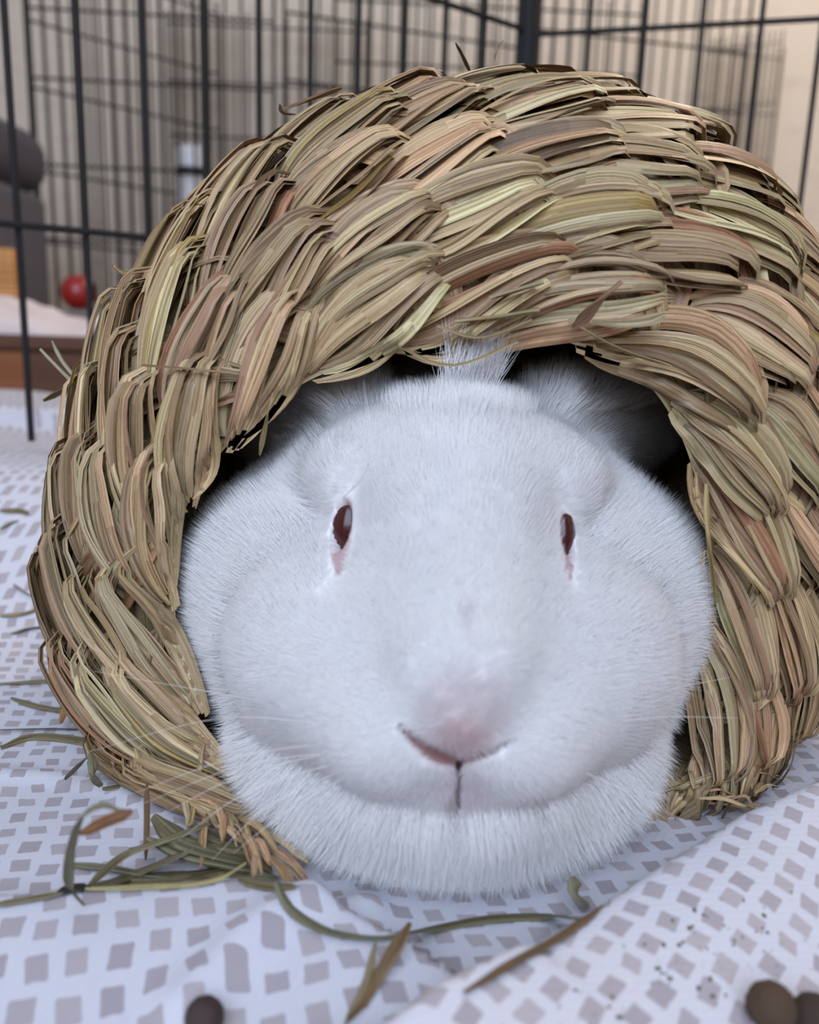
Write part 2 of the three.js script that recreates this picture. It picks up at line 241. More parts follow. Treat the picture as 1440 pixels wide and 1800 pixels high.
for (let i = 0; i < TAB; i++) { inTab.push(curveIn.getPoint(i / TAB)); outTab.push(curveOut.getPoint(i / TAB)); }
function tabAt(tab, u, out) { u = ((u % 1) + 1) % 1 * TAB; const i = Math.floor(u), f = u - i; return out.copy(tab[i % TAB]).lerp(tab[(i + 1) % TAB], f); }
const _a = V(), _b = V();
// surface of the hut: u once round (from the sill, clockwise as seen from in front), v in rows from the rim backwards
function hutPoint(u, v) {
  tabAt(inTab, u, _a); tabAt(outTab, u, _b);
  if (v <= NR) { const ph = v / NR * Math.PI / 2, s = Math.sin(ph), c = v < 0 ? v * 0.004 : 1 - Math.cos(ph); return V(lerp(_a.x, _b.x, s), lerp(_a.y, _b.y, s), v < 0 ? _a.z : lerp(_a.z, _b.z, c)); }
  const q = v - NR, k = Math.max(1 - 0.028 * q * q, 0.02);
  const y = lerp(HUTC.y, _b.y, k);
  return V(lerp(HUTC.x, _b.x, k), _b.y < 0.03 ? lerp(_b.y, y, smooth(q, 3, 5.5)) : y, _b.z - q * 0.026 * (1 - 0.05 * q));
}
function hutFrame(u, v) {
  const e = 0.004, p = hutPoint(u, v), pu = hutPoint(u + e, v).sub(hutPoint(u - e, v)), pv = hutPoint(u, Math.max(v + 0.06, 0)).sub(hutPoint(u, Math.max(v - 0.06, 0)));
  const n = pu.clone().cross(pv).normalize(), lu = pu.length() / (2 * e), lv = Math.max(pv.length() / 0.12, 0.006);
  return { p, n, lu, lv };
}
const palette = [[231, 201, 156], [220, 193, 150], [212, 196, 156], [205, 189, 155], [232, 206, 162], [224, 191, 153], [226, 181, 145], [193, 163, 125], [232, 220, 172], [216, 186, 156]];
const toLin = (c) => { const q = lin(...c); return [q.r, q.g, q.b]; };
function grassTone(q, hue) { const c = palette[Math.floor(q() * palette.length)], k = 0.8 + q() * 0.3; return toLin([clamp(lerp(c[0], hue[0], 0.4) * k, 0, 235), clamp(lerp(c[1], hue[1], 0.4) * k, 0, 230), clamp(lerp(c[2], hue[2], 0.4) * k, 0, 225)]); }
const accents = [[186, 138, 106], [196, 172, 112], [182, 146, 120], [142, 118, 88]];
// One bulging strand of the plait: a bundle of flat grass blades that comes up from under its neighbour, arches over and tucks under again.
function bundle(u0, v0, len, wide, lift, skew, q, nBlade, hue, seg = 12) {
  const pieces = [], base = hutFrame(u0, v0), dir = [Math.cos(skew), Math.sin(skew)];
  for (let b = 0; b < nBlade; b++) {
    const nBase = Math.ceil(nBlade * 0.55), low = b < nBase, s = low ? (nBase > 1 ? b / (nBase - 1) * 2 - 1 : 0) : q() * 2 - 1, order = low ? q() * 0.5 : 0.5 + q() * 0.6, s0 = s * 0.85 + (q() - 0.5) * 0.25, shift = (q() - 0.5) * 0.14, bw = wide / nBlade * (low ? 1.5 + q() * 1.3 : 0.6 + q() * 1.3), roll = (q() - 0.5) * 0.9 + s * 0.5, layer = (order - 0.45) * 0.0052, drift = (q() - 0.5) * 0.25, tw = (q() - 0.5) * 0.7;
    const c = q() < 0.1 ? toLin(accents[Math.floor(q() * accents.length)]) : grassTone(q, hue), uo = q(), vo = q(), kink = (q() - 0.5) * 0.003, pinch = 0.6 + q() * 0.3, crease = 0.0002 + q() * 0.0012;
    const g = grid(2, seg, (a, t) => {
      const tt = clamp(t + shift * Math.sin(Math.PI * t), 0, 1), env = (Math.sin(Math.PI * Math.pow(clamp(tt * 0.94 + 0.03, 0, 1), 0.85))) ** pinch;
      const x = (t - 0.5 + shift) * len, side = (s0 + drift * (t - 0.5)) * wide * 0.5 * (0.1 + 0.9 * env) + kink * Math.sin(t * 7), across = (a - 0.5) * bw * (0.35 + 0.65 * env), ro = roll + tw * (t - 0.5);
      const y = side + across * Math.cos(ro), du = (x * dir[0] - y * dir[1]), dv = (x * dir[1] + y * dir[0]);
      const fr = hutFrame(u0 + du / base.lu, v0 + dv / base.lv);
      const rise = lift * Math.pow(clamp(t * 1.25, 0, 1), 0.75) * (1 - smooth(t, 0.8, 1)) * Math.sqrt(Math.max(1 - 0.62 * s0 * s0, 0.1)) + layer * env + across * Math.sin(ro) * 0.9 + (a === 0.5 ? crease : 0) - 0.001;
      const k = 0.97 + 0.05 * N3(t * 3, b * 2.3, u0 * 60);
      return { p: fr.p.addScaledVector(fr.n, rise), c: [c[0] * k, c[1] * k, c[2] * k], uv: [t * 0.5 + uo, a * 0.09 + vo] };
    });
    pieces.push(g);
  }
  return mergeGeometries(pieces);
}
function rowLength(v) { let L = 0, p = hutPoint(0, v); for (let i = 1; i <= 300; i++) { const n = hutPoint(i / 300, v); L += n.distanceTo(p); p = n; } return L; }
function uAtLength(v) { const acc = [0]; let p = hutPoint(0, v); for (let i = 1; i <= 400; i++) { const n = hutPoint(i / 400, v); acc.push(acc[i - 1] + n.distanceTo(p)); p = n; } return (s) => { const L = acc[400]; s = ((s % L) + L) % L; let lo = 0, hi = 400; while (hi - lo > 1) { const m = (lo + hi) >> 1; if (acc[m] <= s) lo = m; else hi = m; } return (lo + (s - acc[lo]) / (acc[hi] - acc[lo])) / 400; }; }
const hutBase = V(0.014, 0, -0.38);
const hut = thing('grass_hut', hutBase, 'domed pet hut of plaited dry seagrass with a round open front', 'pet hut');
{
  const liningMat = std(lin(184, 166, 130), { roughness: 0.95, map: fibre });
  part('lining', grid(140, 44, (u, v) => { const w = -0.16 + v * (NR + 6.11), f = hutFrame(u, w); return { p: f.p.addScaledVector(f.n, -0.0035), uv: [u * 6, w * 0.3] }; }, true), liningMat, hut, hutBase);
  const rowNames = NR + 5, under = [];
  for (let k = 0; k < rowNames; k++) {
    const v0 = k + 0.5, L = rowLength(v0), toU = uAtLength(v0), n = Math.max(5, Math.round(L / 0.038)), front = k < NR, q = rng(k ? 100 + k : 217), backPieces = [];
    const row = front ? new THREE.Group() : null;
    if (row) { row.name = 'plaited_row'; hut.add(row); }
    for (let i = 0; i < n; i++) {
      const s = (i + (k % 2) * 0.45 + (q() - 0.5) * 0.22) * L / n, u0 = toU(s), fr = hutFrame(u0, v0), hue = palette[Math.floor(q() * palette.length)];
      const skew = 0.36 + (q() - 0.5) * 0.16, len = L / n * (1.62 + q() * 0.2), wide = Math.max(fr.lv, 0.016) * (1.12 + q() * 0.2), lift = 0.0092 + q() * 0.0035;
      const g = bundle(u0, v0 + (q() - 0.5) * 0.12, len, wide, lift * (front ? 1 : 0.9), skew, q, front ? 10 : 4, hue, front ? 13 : 6);
      if (front) part('grass_strand', g, grassMat, row, hutBase); else backPieces.push(g);
      under.push(bundle(toU(s + L / n * 0.5), v0 + 0.42, len * 0.6, wide * 0.6, 0.0042, -0.7, q, front ? 3 : 2, [176, 150, 120], 6));
    }
    if (!front) { const m = part('back_strands', mergeGeometries(backPieces), grassMat, hut, hutBase); m.userData.kind = 'stuff'; }
  }
  part('cross_weave', mergeGeometries(under), grassMat, hut, hutBase).userData.kind = 'stuff';
}
// a loose blade: a folded ribbon along a curve
function blade(points, w, color, q, seg = 18, arch = 0.25, up = V(0, 1, 0)) {
  const curve = new THREE.CatmullRomCurve3(points, false, 'centripetal'), tw = (q() - 0.5) * 1.2, tw0 = (q() - 0.5) * 0.6, uo = q(), vo = q();
  return grid(4, seg, (a, t) => {
    const p = curve.getPointAt(t), d = curve.getTangentAt(t), x = d.clone().cross(up).normalize(), y = x.clone().cross(d).normalize(), ang = tw0 + tw * t, s = (a - 0.5) * w * Math.min(1, 0.35 + 3 * t, 0.25 + 4 * (1 - t)), e = Math.abs(a - 0.5) * 2;
    return { p: p.addScaledVector(x, s * Math.cos(ang)).addScaledVector(y, s * Math.sin(ang) - arch * w * e * e), c: color, uv: [t * 0.6 + uo, a * 0.1 + vo] };
  });
}
{ // blades that have come loose from the hut
  const q = rng(77);
  const loose = [[[[150, 690, .362], [110, 650, .366], [72, 612, .37]], .0042, [200, 204, 176]], [[[150, 680, .364], [112, 635, .368], [92, 598, .372]], .0026, [178, 184, 160]], [[[160, 660, .362], [105, 686, .36], [74, 702, .358]], .004, [150, 134, 100]],
    [[[828, 128, .39], [815, 98, .385], [802, 74, .382]], .0022, [92, 78, 54]], [[[880, 120, .392], [870, 100, .394], [884, 70, .396]], .001, [180, 150, 110]], [[[600, 150, .385], [545, 170, .382], [496, 190, .38]], .0052, [150, 122, 84]], [[[520, 200, .38], [496, 196, .378], [492, 182, .376]], .0016, [150, 120, 90]],
    [[[230, 478, .368], [212, 474, .366], [200, 464, .364]], .0055, [170, 146, 96]], [[[1090, 492, .272], [1045, 530, .272], [1005, 572, .276]], .0062, [160, 128, 104]], [[[250, 640, .29], [320, 645, .282], [420, 655, .28]], .003, [172, 150, 112]], [[[478, 690, .277], [466, 740, .276], [455, 800, .278]], .002, [190, 176, 130]],
    [[[120, 960, .352], [96, 940, .348], [76, 946, .347]], .006, [160, 142, 110]], [[[116, 1180, .33], [112, 1225, .325], [104, 1272, .322]], .0045, [176, 132, 84]], [[[150, 1222, .322], [175, 1290, .318], [215, 1340, .305]], .003, [152, 112, 92]],
    [[[690, 600, .285], [790, 640, .282], [910, 598, .28]], .0035, [176, 156, 116]], [[[770, 570, .283], [840, 590, .281], [935, 560, .279]], .004, [168, 148, 112]], [[[800, 560, .283], [880, 552, .281], [948, 540, .28]], .006, [170, 160, 120]], [[[860, 520, .282], [910, 505, .279], [955, 492, .277]], .005, [186, 176, 146]], [[[1000, 560, .284], [1090, 610, .28], [1180, 640, .28]], .0035, [176, 158, 120]], [[[1040, 560, .282], [1110, 560, .277], [1168, 548, .278]], .006, [190, 178, 144]],
    [[[1245, 850, .283], [1250, 950, .281], [1262, 1060, .282]], .004, [186, 168, 120]]];
  for (const [pts, w, c] of loose) part('loose_blade', blade(pts.map((p) => atZ(...p)), w, toLin(c), q, 10), grassMat, hut, hutBase);
  const sill = []; // frayed bits at the sill
  for (let i = 0; i < 70; i++) { const side = i < 42, a = side ? [lerp(280, 480, q()), 0] : [lerp(1180, 1340, q()), 0]; const py = side ? lerp(1345, 1500, (a[0] - 280) / 200) + (q() - 0.5) * 50 : 1390 + (q() - 0.5) * 50; const p = onFloor(a[0], py, 0.006 + q() * 0.012), an = side ? 0.9 + (q() - 0.5) * 1.1 : -0.6 + (q() - 0.5) * 2.2, l = 0.008 + q() * 0.022; sill.push(blade([p, p.clone().add(V(Math.cos(an) * l * 0.5, 0.003 * q(), Math.sin(an) * l * 0.5)), p.clone().add(V(Math.cos(an) * l, -0.003 * q(), Math.sin(an) * l))], 0.001 + q() * 0.002, toLin(palette[Math.floor(q() * 10)]), q, 6)); }
  part('frayed_fibres', mergeGeometries(sill), grassMat, hut, hutBase).userData.kind = 'stuff';
}

// ---------------------------------------------------------------- rabbit
const CX = 0.0155, YS = 0.0045;
const ell = (p, cx, cy, cz, rx, ry, rz) => { const x = (p.x - CX - cx) / rx, y = (p.y + YS - cy) / ry, z = (-p.z - cz) / rz, k0 = Math.sqrt(x * x + y * y + z * z), k1 = Math.sqrt((x / rx) ** 2 + (y / ry) ** 2 + (z / rz) ** 2); return k1 > 0 ? k0 * (k0 - 1) / k1 : -Math.min(rx, ry, rz); };
function cone(p, ax, ay, az, ra, bx, by, bz, rb, squash = 1) { const px = p.x - CX - ax, py = (p.y + YS - ay) * squash, pz = -p.z - az, dx = bx - ax, dy = (by - ay) * squash, dz = bz - az, t = clamp((px * dx + py * dy + pz * dz) / (dx * dx + dy * dy + dz * dz), 0, 1); return Math.hypot(px - dx * t, py - dy * t, pz - dz * t) - lerp(ra, rb, t); }
const smin = (a, b, k) => { const h = Math.max(k - Math.abs(a - b), 0) / k; return Math.min(a, b) - h * h * k * 0.25; };
const eyes = []; // filled once the skin without eyes is known
function rabbitField(p) {
  const m = Math.abs(p.x - CX), s = Math.sign(p.x - CX) || 1, pm = V(CX + m, p.y, p.z); // left and right alike
  let head = ell(p, 0, 0.117, 0.302, 0.053, 0.038, 0.046);
  head = smin(head, cone(p, 0, 0.119, 0.268, 0.0325, 0, 0.086, 0.222, 0.021), 0.018);
  head = smin(head, ell(pm, 0.0165, 0.064, 0.222, 0.020, 0.0175, 0.019), 0.008);
  head = smin(head, ell(p, 0, 0.0775, 0.214, 0.0125, 0.012, 0.011), 0.008);
  head = smin(head, ell(pm, 0.038, 0.073, 0.262, 0.030, 0.034, 0.036), 0.024);
  head = smin(head, ell(p, 0, 0.080, 0.256, 0.049, 0.026, 0.035), 0.02);
  head = smin(head, ell(p, 0, 0.0505, 0.231, 0.032, 0.0135, 0.0215), 0.007);
  head = smin(head, ell(pm, 0.030, 0.129, 0.279, 0.017, 0.011, 0.017), 0.014); // brow
  let body = ell(p, 0, 0.072, 0.318, 0.091, 0.066, 0.064);
  body = smin(body, ell(p, 0, 0.040, 0.278, 0.064, 0.036, 0.052), 0.03);
  body = smin(body, ell(p, 0, 0.085, 0.40, 0.08, 0.076, 0.10), 0.03);
  const ear = s > 0 ? cone(p, 0.038, 0.146, 0.322, 0.013, 0.086, 0.140, 0.378, 0.017, 0.8) : cone(p, -0.038, 0.146, 0.32, 0.013, -0.076, 0.133, 0.376, 0.016, 0.8);
  body = smin(body, ear, 0.012);
  let d = smin(head, body, lerp(lerp(0.02, 0.034, smooth(p.y, 0.045, 0.07)), 0.014, smooth(p.y, 0.085, 0.115)));
  for (const e of eyes) { const c = e.slit, t = e.tilt * (p.y - c.y), x = (p.x - c.x - t) / e.rx, y = (p.y - c.y) / e.ry, z = (p.z - c.z) / 0.0085, k = (Math.sqrt(x * x + y * y + z * z) - 1) * e.rx; d = -smin(-d, k, 0.0012); }
  return Math.max(d, 0.006 - p.y);
}
const rabbitCentre = V(CX, 0.082, -0.318);
const mouthLines = [[[704, 1280], [735, 1308], [770, 1330], [808, 1341]], [[808, 1341], [850, 1328], [880, 1314], [906, 1300]], [[808, 1341], [809, 1375], [806, 1405], [800, 1428]]];
const mouthWide = [[0.6, 1.5], [1.0, 0.35], [0.9, 1.1]];
function mouthAt(px, py) {
  let best = 99, wide = 1;
  mouthLines.forEach((l, m) => { for (let i = 0; i + 1 < l.length; i++) { const [ax, ay] = l[i], [bx, by] = l[i + 1], dx = bx - ax, dy = by - ay, t = clamp(((px - ax) * dx + (py - ay) * dy) / (dx * dx + dy * dy), 0, 1), d = Math.hypot(px - ax - dx * t, py - ay - dy * t), w = (i + t) / (l.length - 1), ww = m === 0 ? Math.sin(Math.PI * Math.min(w * 0.7 + 0.08, 1)) * 1.7 + 0.15 : m === 1 ? lerp(1, 0.3, w) : lerp(0.8, 1.15, w); if (d / ww < best / wide) { best = d; wide = ww; } } });
  return [best, wide];
}
for (const [px, py, rx, ry, tilt, inward, broad] of [[601, 938, 0.0029, 0.0108, 0.16, 0.003, 0.72], [997, 955, 0.0021, 0.0094, -0.12, -0.003, 0.55]]) {
  const r = ray(px, py).normalize(), p = V(0, EYE, 0).addScaledVector(r, 0.2);
  for (let i = 0; i < 200; i++) { const d = rabbitField(p); if (d < 0.0001) break; p.addScaledVector(r, d * 0.5); }
  eyes.push({ px, py, rx, ry, tilt, broad, slit: p.clone().addScaledVector(r, 0.0015), ball: p.clone().addScaledVector(r, 0.0125).add(V(inward, 0, 0)) });
}
function eyeRing(px, py) { let m = 9; for (const e of eyes) m = Math.min(m, Math.hypot((px - e.px - e.tilt * (e.py - py)) / (e.rx * 5150), (py - e.py) / (e.ry * 5150))); return m; }
const noseP = V(CX - 0.0005, 0.071, -0.205);
const white = [0.87, 0.865, 0.865];
const mix3 = (a, b, k) => [lerp(a[0], b[0], k), lerp(a[1], b[1], k), lerp(a[2], b[2], k)];
function rabbitColour(p) {
  let c = white;
  const [px, py] = p.z > -0.27 ? pixelOf(p) : [0, 0];
  if (px) {
    const e = Math.hypot((px - 815) / 95, (py - 1255) / 105); c = mix3(c, [0.68, 0.58, 0.58], 0.85 * (1 - smooth(e, 0.35, 1.1)) * (0.8 + 0.4 * N3(px / 14, py / 14, 1)));
    const tip = Math.hypot((px - 815) / 52, (py - 1290) / 40); c = mix3(c, [0.60, 0.42, 0.43], 0.7 * (1 - smooth(tip, 0.4, 1.1)));
    const lip = Math.hypot((px - 812) / 66, (py - 1385) / 44); c = mix3(c, [0.6, 0.47, 0.52], 0.6 * (1 - smooth(lip, 0.3, 1.1)));
    const bridge = Math.hypot((px - 822) / 20, (py - 1090) / 45); c = mix3(c, [0.6, 0.52, 0.54], 0.5 * (1 - smooth(bridge, 0.2, 1)));
    const [d, w] = mouthAt(px, py); c = mix3(c, [0.40, 0.21, 0.20], 1 - smooth(d, 4.5 * w, 9.5 * w));
    const stain = Math.hypot((px - 420) / 60, (py - 985) / 50); c = mix3(c, [0.78, 0.68, 0.55], 0.45 * (1 - smooth(stain, 0.2, 1)) * (0.7 + 0.8 * N3(px / 17, py / 11, 4)));
  }
  { const [ex, ey] = pixelOf(p), d = p.z > -0.32 ? Math.min(eyeRing(ex, ey), 1.2 * eyeRing(ex + (ex < 800 ? -2 : 2), ey - 26)) : 9; c = mix3(c, [0.42, 0.26, 0.28], 0.85 * (1 - smooth(d, 0.95, 1.25))); }
  return c;
}
const rabbit = thing('rabbit', V(CX, 0, -0.32), 'white lop rabbit with pink nose and dark red eyes peering from the grass hut', 'rabbit');
const rabbitBase = rabbit.position;
const bodyTris = [];
{
  const NA = 420, NB = 250, dir = V();
  const g = grid(NA, NB, (u, v) => {
    const al = v < 0.5 ? v / 0.5 * 0.62 : 0.62 + (v - 0.5) / 0.5 * (Math.PI - 0.62), th = u * Math.PI * 2;
    dir.set(Math.sin(al) * Math.cos(th), Math.sin(al) * Math.sin(th) - 0.06 * Math.cos(al), Math.cos(al)).normalize();
    let r = 0.24, p = V();
    for (let i = 0; i < 90; i++) { p.copy(rabbitCentre).addScaledVector(dir, r); const d = rabbitField(p); if (d < 0.00015 || r < 0.03) break; r -= Math.max(d * 0.55, 0.0001); }
    if (al < 0.62) { const [px, py] = pixelOf(p), [d, w] = mouthAt(px, py); p.addScaledVector(dir, -0.0098 * Math.min(1.2, 0.5 + w * 0.5) * Math.exp(-((d / (6.8 * w)) ** 2))); }
    return { p: p.clone(), c: rabbitColour(p) };
  }, true);
  const pos = g.attributes.position, nor = g.attributes.normal, id = g.index;
  for (let i = 0; i < id.count; i += 3) bodyTris.push([id.getX(i), id.getX(i + 1), id.getX(i + 2)]);
  rabbit.userData.surface = undefined;
  var bodyPos = pos.array.slice(), bodyNor = nor.array.slice();
  { let s = 0; for (let i = 0; i < pos.count; i += 97) s += V(bodyPos[i * 3], bodyPos[i * 3 + 1], bodyPos[i * 3 + 2]).sub(rabbitCentre).dot(V(bodyNor[i * 3], bodyNor[i * 3 + 1], bodyNor[i * 3 + 2])); if (s < 0) for (let i = 0; i < bodyNor.length; i++) bodyNor[i] = -bodyNor[i]; if (s < 0) { for (let i = 0; i < id.count; i += 3) { const a = id.getX(i); id.setX(i, id.getX(i + 1)); id.setX(i + 1, a); } g.computeVertexNormals(); } }
  part('body', g, std(0xffffff, { vertexColors: true, roughness: 0.9 }), rabbit, rabbitBase);
}
{
  const eyeMat = new THREE.MeshPhysicalMaterial({ color: lin(62, 8, 16), roughness: 0.22, clearcoat: 0.3, clearcoatRoughness: 0.1 });
  for (const { ball: e, broad } of eyes) part('eye', new THREE.SphereGeometry(0.0102, 40, 28).scale(broad, 1.4, 1).translate(e.x, e.y, e.z), eyeMat, rabbit, rabbitBase);
}
// coat: tufts of fine hairs combed back from the nose
{
  const furMat = new THREE.MeshStandardMaterial({ color: 0xffffff, roughness: 1, vertexColors: true, side: THREE.DoubleSide });
  function tuft(n, spread, width, seed) { // root at the origin, +y off the skin, +x the way the coat lies, hairs of unit length
    const q = rng(seed), pos = [], nor = [], idx = [];
    for (let h = 0; h < n; h++) {
      const a = q() * 6.283, r = Math.sqrt(q()) * spread, x0 = Math.cos(a) * r, z0 = Math.sin(a) * r, L = 0.7 + 0.45 * q(), lay = 0.62 + (q() - 0.5) * 0.35, yaw = (q() - 0.5) * 0.5, b0 = pos.length / 3;
      for (let k = 0; k <= 2; k++) {
        const t = k / 2, fall = lay + 0.45 * t, reach = L * t, X = x0 + reach * Math.sin(fall) * Math.cos(yaw), Y = reach * Math.cos(fall) - 0.03, Z = z0 + reach * Math.sin(fall) * Math.sin(yaw), w = width * (1 - 0.85 * t) * 0.5, wx = Math.sin(yaw) * w, wz = -Math.cos(yaw) * w;
        if (k < 2) { pos.push(X + wx, Y, Z + wz, X - wx, Y, Z - wz); nor.push(0, 1, 0, 0, 1, 0); } else { pos.push(X, Y, Z); nor.push(0, 1, 0); }
      }
      idx.push(b0, b0 + 1, b0 + 2, b0 + 1, b0 + 3, b0 + 2, b0 + 2, b0 + 3, b0 + 4);
    }
    const g = new THREE.BufferGeometry(); g.setAttribute('position', new THREE.Float32BufferAttribute(pos, 3)); g.setAttribute('normal', new THREE.Float32BufferAttribute(nor, 3)); g.setIndex(idx); return g;
  }
  const P = (i) => V(bodyPos[i * 3], bodyPos[i * 3 + 1], bodyPos[i * 3 + 2]), Nn = (i) => V(bodyNor[i * 3], bodyNor[i * 3 + 1], bodyNor[i * 3 + 2]);
  // length of the coat at a point of the skin, and how thick it stands
  function coat(p) {
    const ahead = -p.z, d = p.distanceTo(noseP), f = ell(p, 0, 0.072, 0.318, 0.091, 0.066, 0.064);
    let L = lerp(0.0034, 0.0075, smooth(d, 0.012, 0.075));
    const ruff = smooth(-f, -0.02, 0.0) * smooth(d, 0.05, 0.085);
    L = lerp(L, lerp(0.0185, 0.013, smooth(p.y, 0.09, 0.12)), ruff);
    if (p.y < 0.045 && ahead < 0.27 && d > 0.03) L = Math.max(L, lerp(0.008, 0.0185, smooth(0.05 - p.y, 0, 0.02)));
    if (p.y > 0.145) L = Math.max(L, 0.010);
    return L;
  }
  const area = [], acc = []; let total = 0;
  for (const [a, b, c] of bodyTris) { const A = P(a), n = P(b).sub(A).cross(P(c).sub(A)).length() / 2, mid = A; const w = mid.z < -0.372 ? 0.0 : mid.distanceTo(noseP) < 0.05 ? 2.2 : 1.2; total += n * w; acc.push(total); }
  const kinds = [{ g: tuft(13, 0.5, 0.035, 51), list: [] }, { g: tuft(15, 0.32, 0.018, 52), list: [] }, { g: tuft(18, 0.24, 0.015, 53), list: [] }];
  const q = rng(90), M = new THREE.Matrix4(), COUNT = 56000;
  for (let i = 0; i < COUNT; i++) {
    const r = q() * total; let lo = 0, hi = acc.length - 1; while (lo < hi) { const m = (lo + hi) >> 1; if (acc[m] < r) lo = m + 1; else hi = m; }
    const [a, b, c] = bodyTris[lo]; let s = q(), t = q(); if (s + t > 1) { s = 1 - s; t = 1 - t; }
    const A = P(a), p = A.clone().addScaledVector(P(b).sub(A), s).addScaledVector(P(c).sub(A), t), n = Nn(a).multiplyScalar(1 - s - t).addScaledVector(Nn(b), s).addScaledVector(Nn(c), t).normalize();
    if (p.y < 0.0075 || p.z < -0.372 ) continue;
    const [px, py] = pixelOf(p), front = p.z > -0.27, ring = p.z > -0.32 ? eyeRing(px, py) : 9;
    if (ring < 1.22) continue;
    if (front) { const [d, w] = mouthAt(px, py); if (d < Math.max(8 * w + 4, 8.5)) continue; const tip = Math.hypot((px - 815) / 45, (py - 1292) / 36); if (tip < 1 && q() < 0.6) continue; }
    let L = coat(p) * (0.8 + 0.4 * q());
    if (ring < 3) L = Math.min(L, lerp(0.0014, 0.007, (ring - 1.3) / 1.9));
    const away = p.clone().sub(noseP); away.y += p.y > 0.085 ? 0.012 : 0; if (p.y < 0.05) away.y -= 0.03;
    const comb = away.addScaledVector(n, -away.dot(n)).normalize();
    comb.add(V(N3(p.x * 70, p.y * 70, p.z * 70), N3(p.x * 70 + 9, p.y * 70, p.z * 70), N3(p.x * 70, p.y * 70 + 7, p.z * 70)).multiplyScalar(0.55)); comb.addScaledVector(n, -comb.dot(n)).normalize();
    const ruffy = L > 0.011, stand = L < 0.004 ? 0.0 : ruffy ? 0.35 : 0.0; // raise or lay the tuft
    const y = n.clone().multiplyScalar(Math.cos(stand)).addScaledVector(comb, -Math.sin(stand)).normalize(), x = comb.clone().multiplyScalar(Math.cos(stand)).addScaledVector(n, Math.sin(stand)).normalize(), z = x.clone().cross(y);
    M.makeBasis(x.multiplyScalar(L), y.multiplyScalar(L), z.multiplyScalar(L)).setPosition(p.clone().sub(rabbitBase));
    const k = L < 0.005 ? 0 : L < 0.011 ? 1 : 2, col = rabbitColour(p);
    kinds[k].list.push([M.clone(), new THREE.Color().setRGB(Math.min(col[0] * 1.04, 0.94), Math.min(col[1] * 1.04, 0.94), Math.min(col[2] * 1.04, 0.94))]);
  }
  // the long tuft that stands up on the crown
  for (let i = 0; i < 60; i++) { const p = atZ(lerp(795, 850, q()), 690, 0.3); const y = V(0.15 + (q() - 0.5) * 0.3, 0.2, 1).normalize(), x = V(0.1 + (q() - 0.5) * 0.5, 1, 0.1).normalize(), z = x.clone().cross(y).normalize(), L = 0.02 + 0.008 * q(); M.makeBasis(x.multiplyScalar(L), z.clone().cross(x).normalize().multiplyScalar(L), z.multiplyScalar(L)).setPosition(p.sub(rabbitBase)); kinds[2].list.push([M.clone(), new THREE.Color().setRGB(...white)]); }
  kinds.forEach((k, i) => { // every hair is laid down as real geometry, one mesh for each length of coat
    const n = k.list.length, src = k.g.attributes.position.array, nv = src.length / 3, ids = k.g.index.array, ni = ids.length, pos = new Float32Array(n * nv * 3), nor = new Float32Array(n * nv * 3), col = new Float32Array(n * nv * 3), idx = new Uint32Array(n * ni);
    k.list.forEach(([m, c], j) => {
      const e = m.elements, il = 1 / Math.hypot(e[4], e[5], e[6]), t = 0.9 + 0.1 * q(), up = i === 2 ? 0.45 : 0.1, il2 = 1 / Math.hypot(e[4] * il, e[5] * il + up, e[6] * il), ux = e[4] * il * il2, uy = (e[5] * il + up) * il2, uz = e[6] * il * il2;
      for (let v = 0; v < nv; v++) { const x = src[v * 3], y = src[v * 3 + 1], z = src[v * 3 + 2], o = (j * nv + v) * 3; pos[o] = e[0] * x + e[4] * y + e[8] * z + e[12]; pos[o + 1] = e[1] * x + e[5] * y + e[9] * z + e[13]; pos[o + 2] = e[2] * x + e[6] * y + e[10] * z + e[14]; nor[o] = ux; nor[o + 1] = uy; nor[o + 2] = uz; col[o] = c.r * t; col[o + 1] = c.g * t; col[o + 2] = c.b * t; }
      for (let v = 0; v < ni; v++) idx[j * ni + v] = ids[v] + j * nv;
    });
    const g = new THREE.BufferGeometry(); g.setAttribute('position', new THREE.BufferAttribute(pos, 3)); g.setAttribute('normal', new THREE.BufferAttribute(nor, 3)); g.setAttribute('color', new THREE.BufferAttribute(col, 3)); g.setIndex(new THREE.BufferAttribute(idx, 1));
    part(['short_coat', 'coat', 'long_coat'][i], g, furMat, rabbit).userData.kind = 'stuff';
  });
}
{ // whiskers
  const mat = std(lin(238, 234, 226), { roughness: 0.4 }), q = rng(61);
  const W = [[[640, 1262], [420, 1225, .235], [165, 1180, .25]], [[636, 1282], [400, 1262, .225], [152, 1322, .235]], [[632, 1300], [420, 1330, .22], [226, 1398, .225]], [[640, 1316], [430, 1345, .22], [252, 1412, .226]], [[634, 1310], [420, 1365, .216], [285, 1432, .222]], [[648, 1326], [440, 1390, .214], [312, 1478, .22]], [[642, 1335], [470, 1420, .212], [372, 1512, .218]], [[650, 1340], [500, 1430, .21], [410, 1500, .216]],
    [[985, 1270], [1120, 1225, .232], [1285, 1190, .25]], [[990, 1290], [1140, 1262, .226], [1300, 1262, .24]], [[975, 1335], [1100, 1390, .214], [1215, 1450, .222]], [[720, 1010], [650, 800, .22], [640, 670, .225]]];
  for (const [a, b, c] of W) {
    const s = a[1] < 1100 ? atZ(600, 880, 0.262) : atZ(a[0], a[1], 0.212), curve = new THREE.CatmullRomCurve3([s, atZ(...b), atZ(...c)]);
    part('whisker', grid(5, 24, (u, t) => { const p = curve.getPoint(t), r = 0.00017 * (1 - 0.8 * t); return { p: p.add(V(Math.cos(u * 6.283) * r, Math.sin(u * 6.283) * r, 0)) }; }, true), mat, rabbit, rabbitBase);
  }
}

